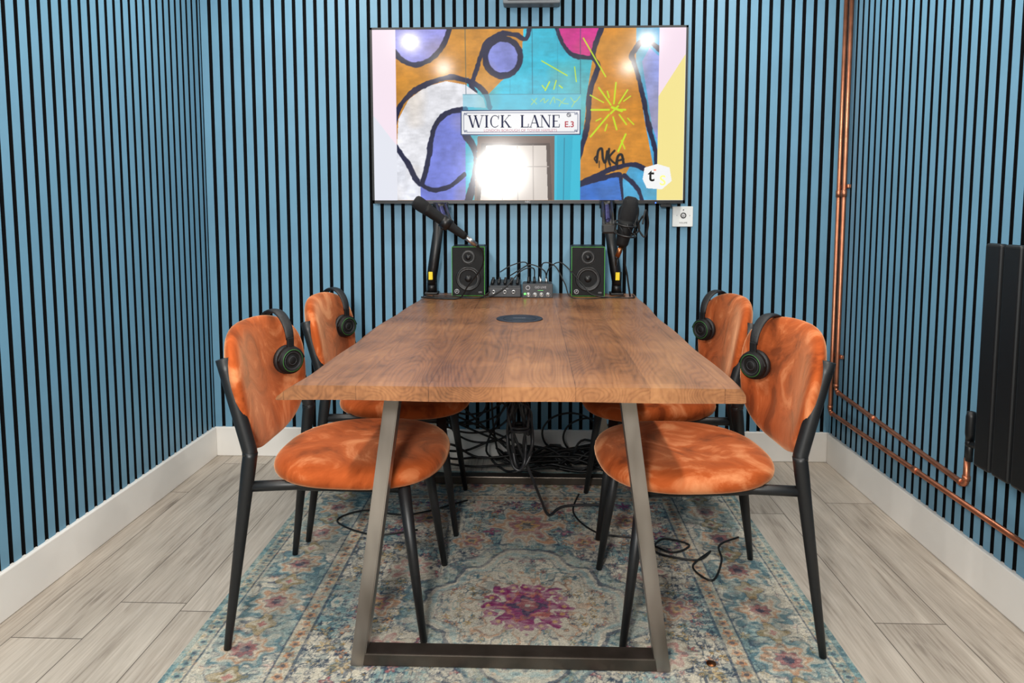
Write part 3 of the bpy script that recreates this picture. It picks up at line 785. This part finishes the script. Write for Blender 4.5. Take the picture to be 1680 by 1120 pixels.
# ------------------------------------------------------------ audio devices
root=thing('audio_mixer',(-.115,2.9,.76),'dark grey compact audio mixer with black knobs','mixer')
b=B()
b.box((-.118,2.90,.782),(.135,.14,.042),bev=.004)
b.box((-.118,2.905,.809),(.128,.125,.012),rot=Matrix.Rotation(.12,3,'X'),bev=.003)
b.fin('housing',[DARKG],root)
for i in range(5):
    for j in range(3):
        b=B(); b.cyl((-.17+i*.026,2.86+j*.035,.812+j*.004),(-.17+i*.026,2.86+j*.035,.827+j*.004),.007,.0055,12)
        b.fin('knob',[BLACKP],root)
for i,x in enumerate((-.165,-.118,-.082)):
    b=B(); b.torus((x,2.829,.784),(0,1,0),.006,.0018); b.fin('jack_socket',[SILVER],root)
b=B(); b.text('1   2   PH',.008,lambda x,y:(-.118+x,2.829,.797+y)); b.fin('panel_print',[GREYM],root)
root=thing('audio_interface',(.02,2.88,.76),'black audio interface with green lit buttons and silver jacks','audio interface')
b=B()
b.box((.018,2.885,.789),(.125,.12,.056),bev=.005); b.box((.018,2.826,.789),(.125,.006,.058),bev=.002)
b.fin('housing',[DARKG],root)
b=B()
for i in range(4):
    x=-.02+i*.027
    b.torus((x,2.822,.774),(0,1,0),.007,.0016,mat=0); b.lathe((x,2.823,.774),(0,-1,0),[(0,.005),(.008,.004),(.008,0)],mat=0)
b.sphere((-.034,2.822,.777),.004,1)
b.torus((-.022,2.8222,.802),(0,1,0),.008,.0014,mat=2)
b.text('GO LIVE',.013,lambda x,y:(.03+x,2.8222,.804+y),2)
b.text('- - - -',.010,lambda x,y:(.03+x,2.8222,.792+y),1)
b.fin('control_panel',[SILVER,GLED,GREYM],root)
for x in (-.02,.005,.03,.055):
    for (yy,h) in ((2.87,.021),(2.91,.025)):
        b=B(); b.cyl((x,yy,.815),(x,yy,.815+h),.0065,.005,12); b.fin('plug',[BLACKP if x<.02 else SILVER],root)

def cable(name,pts,r,label,n=10,mat=RUBBER,cat='cable'):
    P=smooth(pts,n); b=B(); b.tube(P,r,8)
    o=b.fin(name,[mat],origin=P[0]); o['label']=label; o['category']=cat; return o
zt=.7645
lab='thin black audio cable curling across the wooden table'
for pts in (
 [(.005,2.87,.838),(.0,2.86,.88),(-.05,2.84,.87),(-.12,2.82,.80),(-.2,2.8,zt),(-.33,2.84,zt),(-.42,2.85,zt)],
 [(.03,2.87,.838),(.04,2.86,.90),(.09,2.85,.89),(.13,2.83,.82),(.16,2.80,zt),(.28,2.80,zt),(.38,2.86,zt)],
 [(-.02,2.91,.842),(-.03,2.90,.90),(-.09,2.89,.89),(-.14,2.90,.86)],
 [(.055,2.91,.842),(.07,2.90,.88),(.12,2.88,.90),(.2,2.83,.82),(.25,2.80,.775),(.40,2.80,zt),(.42,2.90,zt)],
 [(.055,2.87,.838),(.045,2.86,.87),(-.01,2.86,.895),(-.06,2.87,.87),(-.1,2.88,.845)],
 [(-.18,2.82,.785),(-.22,2.79,zt),(-.3,2.78,zt),(-.4,2.80,zt),(-.46,2.86,zt)]):
    cable('audio_cable',pts,.0026,lab)

# ------------------------------------------------------------ boom arms + microphones
def boom(x,elbow,tip,lab):
    root=thing('microphone_boom_arm',(x,2.94,.76),lab,'microphone stand')
    b=B(); b.box((x,2.945,.766),(.055,.07,.010),bev=.003); b.cyl((x,2.94,.77),(x,2.94,.81),.022,.02); b.cyl((x,2.93,.805),(x+.002,2.93,.86),.019)
    b.box((x,2.912,.842),(.018,.012,.034),bev=.002,mat=1); b.fin('clamp',[BLACKP,YEL],root)
    e=Vector(elbow)
    b=B(); b.tube([(x,2.935,.82),(x+(e.x-x)*.15,2.93,.87),e-Vector((0,0,.02))],[.021,.023,.021],14)
    b.cyl(e+Vector((-.03,0,0)),e+Vector((.03,0,0)),.018); b.box(e+Vector((0,0,-.03)),(.05,.03,.05),bev=.005); b.fin('lower_arm',[BLACKP],root)
    tp=Vector(tip); b=B()
    off=Vector((0,0,.012))
    for q in (-.018,.018):
        b.tube([e+off+Vector((q,0,0)),tp+off*.3+Vector((q,0,0))],.0055,8,mat=0)
    sp_=[]; L=(tp-e); d=L.normalized(); u=d.orthogonal().normalized(); v=d.cross(u)
    for i in range(160):
        t=i/159; sp_.append(e+L*(.08+.6*t)+u*.009*math.cos(t*120)+v*.009*math.sin(t*120))
    b.tube(sp_,.0018,6,mat=1)
    b.box(tp,(.05,.03,.035),bev=.006,mat=0); b.fin('upper_arm',[BLACKP,BLUEP],root)
    return root
def mic(head,tail,conn,lab,cm,k=1.0,capsule=False):
    h=Vector(head);t_=Vector(tail); d=(t_-h); L=d.length; d.normalize()
    root=thing('microphone',tuple(h),lab,'microphone')
    pr=lambda l:[(a_,r_*k) for a_,r_ in l]
    if capsule:
        b=B(); b.lathe(h,d,pr([(-.030,.0),(-.029,.012),(-.022,.020),(-.008,.024),(.02,.025),(.055,.025),(.06,.023)]),seg=28); b.fin('grille',[GRILLE],root)
        b=B(); b.lathe(h,d,pr([(.057,.0),(.057,.0245),(.075,.0245),(.10,.022),(L*.93,.019),(L,.015),(L,0)]),seg=24); b.torus(h+d*.075,d,.0245*k,.0018); b.fin('body',[MATTE],root)
    else:
        b=B(); b.lathe(h,d,pr([(-.016,.0),(-.0155,.016),(-.011,.0215),(0,.0238),(.018,.0238),(.032,.0225),(.036,.0215)]),seg=28); b.fin('grille',[GRILLE],root)
        b=B(); b.lathe(h,d,pr([(.034,.0),(.034,.0222),(.045,.0222),(.055,.0205),(L*.6,.0175),(L*.95,.0135),(L,.012),(L,0)]),seg=24); b.fin('body',[MATTE],root)
    b=B(); c=Vector(conn); b.tube([t_,t_+(c-t_)*.8],[.0098,.0095],16,mat=0); b.tube([t_+(c-t_)*.75,c],[.008,.005],12,mat=1); b.fin('connector',[cm,BLACKP],root)
    m=h+d*L*.58; b=B(); b.tube([m-d*.018,m+d*.018],[.0235*k,.0215*k],20); b.fin('clip',[BLACKP],root)
    return m
m=mic((-.420,2.50,1.148),(-.252,2.55,1.022),(-.205,2.565,.985),'slim black dynamic microphone with silver connector angled on a boom arm',SILVER,1.05)
boom(-.437,(-.388,2.885,1.135),(m.x+.0,m.y+.045,m.z-.01),'black folding boom arm with yellow tag clamped to the table edge')
m2=mic((.348,2.50,1.140),(.320,2.512,.990),(.302,2.52,.942),'long black capsule microphone with bronze connector standing upright',BRASS,1.2,True)
boom(.356,(.305,2.885,1.145),(m2.x-.055,m2.y+.04,m2.z-.0),'black folding boom arm with yellow tag and looped cable')
b=B(); b.torus(tuple(m2+Vector((0,0,.018))),(-.2,.24,-1),.038,.0035); b.torus(tuple(m2-Vector((0,0,.018))),(-.2,.24,-1),.038,.0035)
for i in range(8):
    t=i/8*6.283; p=m2+Vector((.038*math.cos(t),.038*math.sin(t),0)); p2=m2+Vector((.038*math.cos(t+.6),.038*math.sin(t+.6),0)); b.cyl(p+Vector((0,0,.018)),p2-Vector((0,0,.018)),.002,seg=8)
o=b.fin('shock_mount',[BLACKP],origin=tuple(m2)); o['label']='round black shock mount holding an upright microphone'; o['category']='microphone mount'
cable('microphone_cable',[(-.205,2.565,.985),(-.19,2.6,.96),(-.2,2.66,.90),(-.26,2.72,.82),(-.3,2.75,zt+.003),(-.4,2.77,zt),(-.46,2.80,zt)],.003,'black microphone cable drooping from a connector')
cable('microphone_cable',[(.302,2.52,.942),(.31,2.57,.92),(.34,2.66,1.0),(.40,2.70,1.08),(.40,2.70,1.14),(.34,2.72,1.13),(.35,2.75,1.02),(.42,2.76,1.04),(.40,2.78,1.1),(.37,2.8,.95),(.385,2.82,.85),(.40,2.84,zt+.001)],.004,'black microphone cable looped around a boom arm')
cable('microphone_cable',[(.40,2.54,1.07),(.415,2.57,1.12),(.43,2.60,1.07),(.42,2.62,1.02),(.395,2.62,1.06),(.41,2.60,1.10)],.0035,'short loop of black cable beside an upright microphone')

# ------------------------------------------------------------ under-table cables
rnd=random.Random(11)
b=B()
for k,(cx,cz,r) in enumerate(((-.30,.34,.17),(-.26,.28,.14),(-.33,.30,.11),(-.22,.22,.12),(-.28,.37,.15),(.16,.16,.10),(.24,.14,.09))):
    pts=[(cx+r*math.cos(t)*1.2,2.85+.014*k+.012*math.sin(t*.5),cz+r*math.sin(t)*(.75+.03*k)) for t in [i*.7+k for i in range(10)]]
    pts=pts+[(-.2+.05*k,2.88,.09),(-.05,2.88,.03)]
    b.tube(smooth(pts,10),.0045,8)
for j in range(13):
    x=-.36+.78*rnd.random(); pts=[]
    ang=rnd.random()*6
    for i in range(9):
        ang+=.9; rr=.05+.07*rnd.random()
        pts.append((max(-.45,min(.48,x+rr*1.8*math.cos(ang))),2.85+.045*math.sin(ang)+.012*rnd.random(),.018+.06*rnd.random()*(i%2)+.006*j))
    b.tube(smooth(pts,6),.005,8)
o=b.fin('cable_tangle',[RUBBER],origin=(0,2.86,.01)); o['label']='tangled pile of black cables looped and heaped on the floor'; o['category']='cables'; o['kind']='stuff'
pts=[(-.045,2.27,.724),(-.040,2.27,.60),(-.05,2.265,.50)]
for i in range(46):
    t=i*.62; w_=.7+.3*math.sin(i*.9)
    pts.append((-.045+.044*math.cos(t)*w_+.006*math.sin(i*2.1),2.27+.020*math.sin(t*1.7+i),.365+.118*math.sin(t)))
pts+=[(-.0,2.30,.20),(.03,2.36,.10),(.06,2.42,.0175),(.12,2.5,.0165),(.3,2.52,.0165)]
cable('hanging_power_cable',pts,.0052,'bundled dark grey power cable hanging beneath the table',6,mat=RUBG)
b=B(); b.torus((-.045,2.27,.385),(0,0,1),.030,.006); b.torus((-.045,2.27,.396),(0,0,1),.029,.006); o=b.fin('cable_tie',[RUBG],origin=(-.045,2.27,.385)); o['label']='black strap around the hanging cable bundle'; o['category']='cable tie'
root=thing('power_strip',(.12,2.95,0),'black power strip with plugs on the floor beneath the screen','power strip')
b=B(); b.box((.10,2.995,.024),(.46,.05,.034),bev=.006); b.fin('housing',[BLACKP],root)
for i,x in enumerate((-.06,.10,.25)):
    b=B(); b.box((x,2.995,.055),(.045+.012*(i%2),.04,.035+.015*(i%2)),rot=Matrix.Rotation(.1*(i-1),3,'Z'),bev=.008); b.fin('plug',[BLACKP],root)
for pts in ([(-.25,2.55,.013),(-.45,2.42,.013),(-.62,2.45,.013),(-.70,2.36,.013),(-.55,2.26,.013),(-.40,2.3,.013)],
            [(.18,2.62,.013),(.15,2.45,.013),(.22,2.30,.013),(.35,2.26,.013),(.45,2.17,.013),(.52,2.22,.013),(.44,2.26,.013),(.40,2.17,.013),(.52,2.12,.013),(.58,2.18,.013),(.50,2.08,.013),(.54,2.0,.013),(.60,2.12,.013),(.62,2.22,.013),(.70,2.28,.013)]):
    cable('power_cable',pts,.0032,'thin black cable snaking across the rug')
b=B(); b.lathe((.44,1.62,.0095),(0,0,1),[(0,0),(0,.012),(.002,.0115),(.002,0)]); o=b.fin('disc',[BRASS],origin=(.44,1.62,.009)); o['label']='small dark brown round disc lying on the rug'; o['category']='disc'

# ------------------------------------------------------------ pipes
def pipe(pts,lab,clips=()):
    root=thing('copper_pipe',pts[0],lab,'pipe')
    P=[Vector(p) for p in pts]; out=[P[0]]
    for i in range(1,len(P)-1):
        a=(P[i-1]-P[i]).normalized(); c=(P[i+1]-P[i]).normalized(); r=.018
        for k in range(7):
            t=k/6; q0=P[i]+a*r*(1-t); q1=P[i]+c*r*t; out.append(q0.lerp(q1,t))
    out.append(P[-1])
    b=B(); b.tube(out,.009,14); b.fin('pipe_run',[COPPER],root)
    for i in range(1,len(P)-1):
        p=P[i]
        for q in (P[i-1],P[i+1]):
            d=(q-p).normalized(); b=B(); b.tube([p+d*.016,p+d*.03],.011,14); b.fin('fitting',[COPPER],root)
    for p,d in clips:
        b=B(); b.tube([Vector(p)-Vector(d)*.014,Vector(p)+Vector(d)*.014],.0115,14)
        b.fin('fitting',[COPPER],root)
PXX=1.292
pipe([(PXX,2.925,2.395),(PXX,2.925,.352),(PXX,2.035,.302),(PXX,2.035,.385)],'upright copper pipe running down the wall to the radiator valve',[((PXX,2.925,1.19),(0,0,1)),((PXX,2.6,.333),(0,1,.057))])
pipe([(PXX,2.975,2.395),(PXX,2.975,.245),(PXX,.2,.245)],'lower copper pipe running along the wall above the baseboard',[((PXX,2.975,1.19),(0,0,1)),((PXX,2.3,.245),(0,1,0))])
for (y,z) in ((2.95,1.22),(2.95,.5)):
    b=B(); b.box((1.308,y,z),(.014,.075,.016),bev=.003); o=b.fin('pipe_clip',[COPPER],origin=(1.305,y,z)); o['label']='copper double clip fixing pipes to the slatted wall'; o['category']='pipe clip'

# ------------------------------------------------------------ radiator
root=thing('radiator',(1.25,1.45,.40),'black vertical-column panel radiator fixed to the slatted wall','radiator')
ys=[]; y=1.862
while y>.95: ys.append(y); y-=.074
for y in ys:
    b=B(); b.box((1.228,y,.725),(.022,.066,.615),bev=.008,seg=3); b.fin('column',[RAD],root)
b=B()
b.box((1.262,1.42,.48),(.036,.97,.04),bev=.01); b.box((1.262,1.42,.97),(.036,.97,.04),bev=.01)
for y in ys: b.box((1.262,y,.725),(.022,.06,.60),bev=.006)
b.fin('header_rail',[RAD],root)
for z in (.5,.95):
    b=B(); b.box((1.294,1.75,z),(.035,.04,.05)); b.fin('wall_bracket',[RAD],root)
root=thing('radiator_valve',(1.27,1.98,.4),'black angled radiator valve joined to a copper pipe','valve')
b=B(); b.cyl((1.278,2.005,.388),(1.278,2.005,.45),.010,.010,16); b.cyl((1.278,2.005,.44),(1.270,1.90,.452),.009,.009,16); b.sphere((1.278,2.005,.44),.013)
b.fin('valve_body',[RAD],root)
b=B(); b.lathe((1.278,2.005,.45),(0,0,1),[(0,.0),(0,.011),(.02,.014),(.07,.014),(.085,.011),(.088,0)]); b.fin('valve_head',[RAD],root)

# ------------------------------------------------------------ lights
def area(name,loc,rot,size,power,col=(1,1,1),spread=None):
    l=bpy.data.lights.new(name,'AREA'); l.shape='DISK'; l.size=size; l.energy=power; l.color=col
    if spread: l.spread=spread
    o=bpy.data.objects.new(name,l); o.location=loc; o.rotation_euler=rot; coll.objects.link(o)
    return o
LD=M('lamp_diffuser',(255,250,240),.5,ns=5,na=.01,emit=14)
for (x,y) in ((-.93,.66),(.84,.66),(-.80,-.29),(.84,-.29),(-.93,1.6),(.84,1.6),(-.93,2.45),(.84,2.45)):
    root=thing('ceiling_light',(x,y,ZC-.01),'small round white recessed ceiling downlight','ceiling light',group='recessed ceiling downlights')
    b=B(); b.lathe((x,y,ZC-.001),(0,0,-1),[(0,.045),(.006,.043),(.006,.034),(.001,.033)],seg=28); b.fin('bezel',[WHITE],root)
    b=B(); b.lathe((x,y,ZC-.003),(0,0,-1),[(0,0),(0,.033),(.001,.032),(.001,0)],seg=28); b.fin('diffuser',[LD],root)
    area('downlight_lamp',(x,y,ZC-.02),(0,0,0),.07,9.4,(1,.95,.88))
area('flash_lamp',(-.30,-.25,1.47),(math.radians(88),0,-.05),.30,50,(1,.98,.94))
area('room_bounce_lamp',(0,-.9,2.25),(math.radians(35),0,0),1.2,9,(1,.96,.92))
w=bpy.data.worlds.new('world'); scene.world=w; w.use_nodes=True
w.node_tree.nodes['Background'].inputs[0].default_value=(.8,.85,.9,1); w.node_tree.nodes['Background'].inputs[1].default_value=.3

# ------------------------------------------------------------ camera
f=1130.0; T=0.085
R=Matrix.Rotation(math.atan(0.031),3,'Z')@Matrix.Rotation(math.pi/2-math.atan(T),3,'X')
cam=bpy.data.cameras.new('camera'); cam.sensor_width=36; cam.lens=f/1680*36; cam.shift_y=-(560-441)/1680
cam.clip_start=.02
co=bpy.data.objects.new('camera',cam); coll.objects.link(co); co.location=(0,0,1.12); co.rotation_euler=R.to_euler()
scene.camera=co
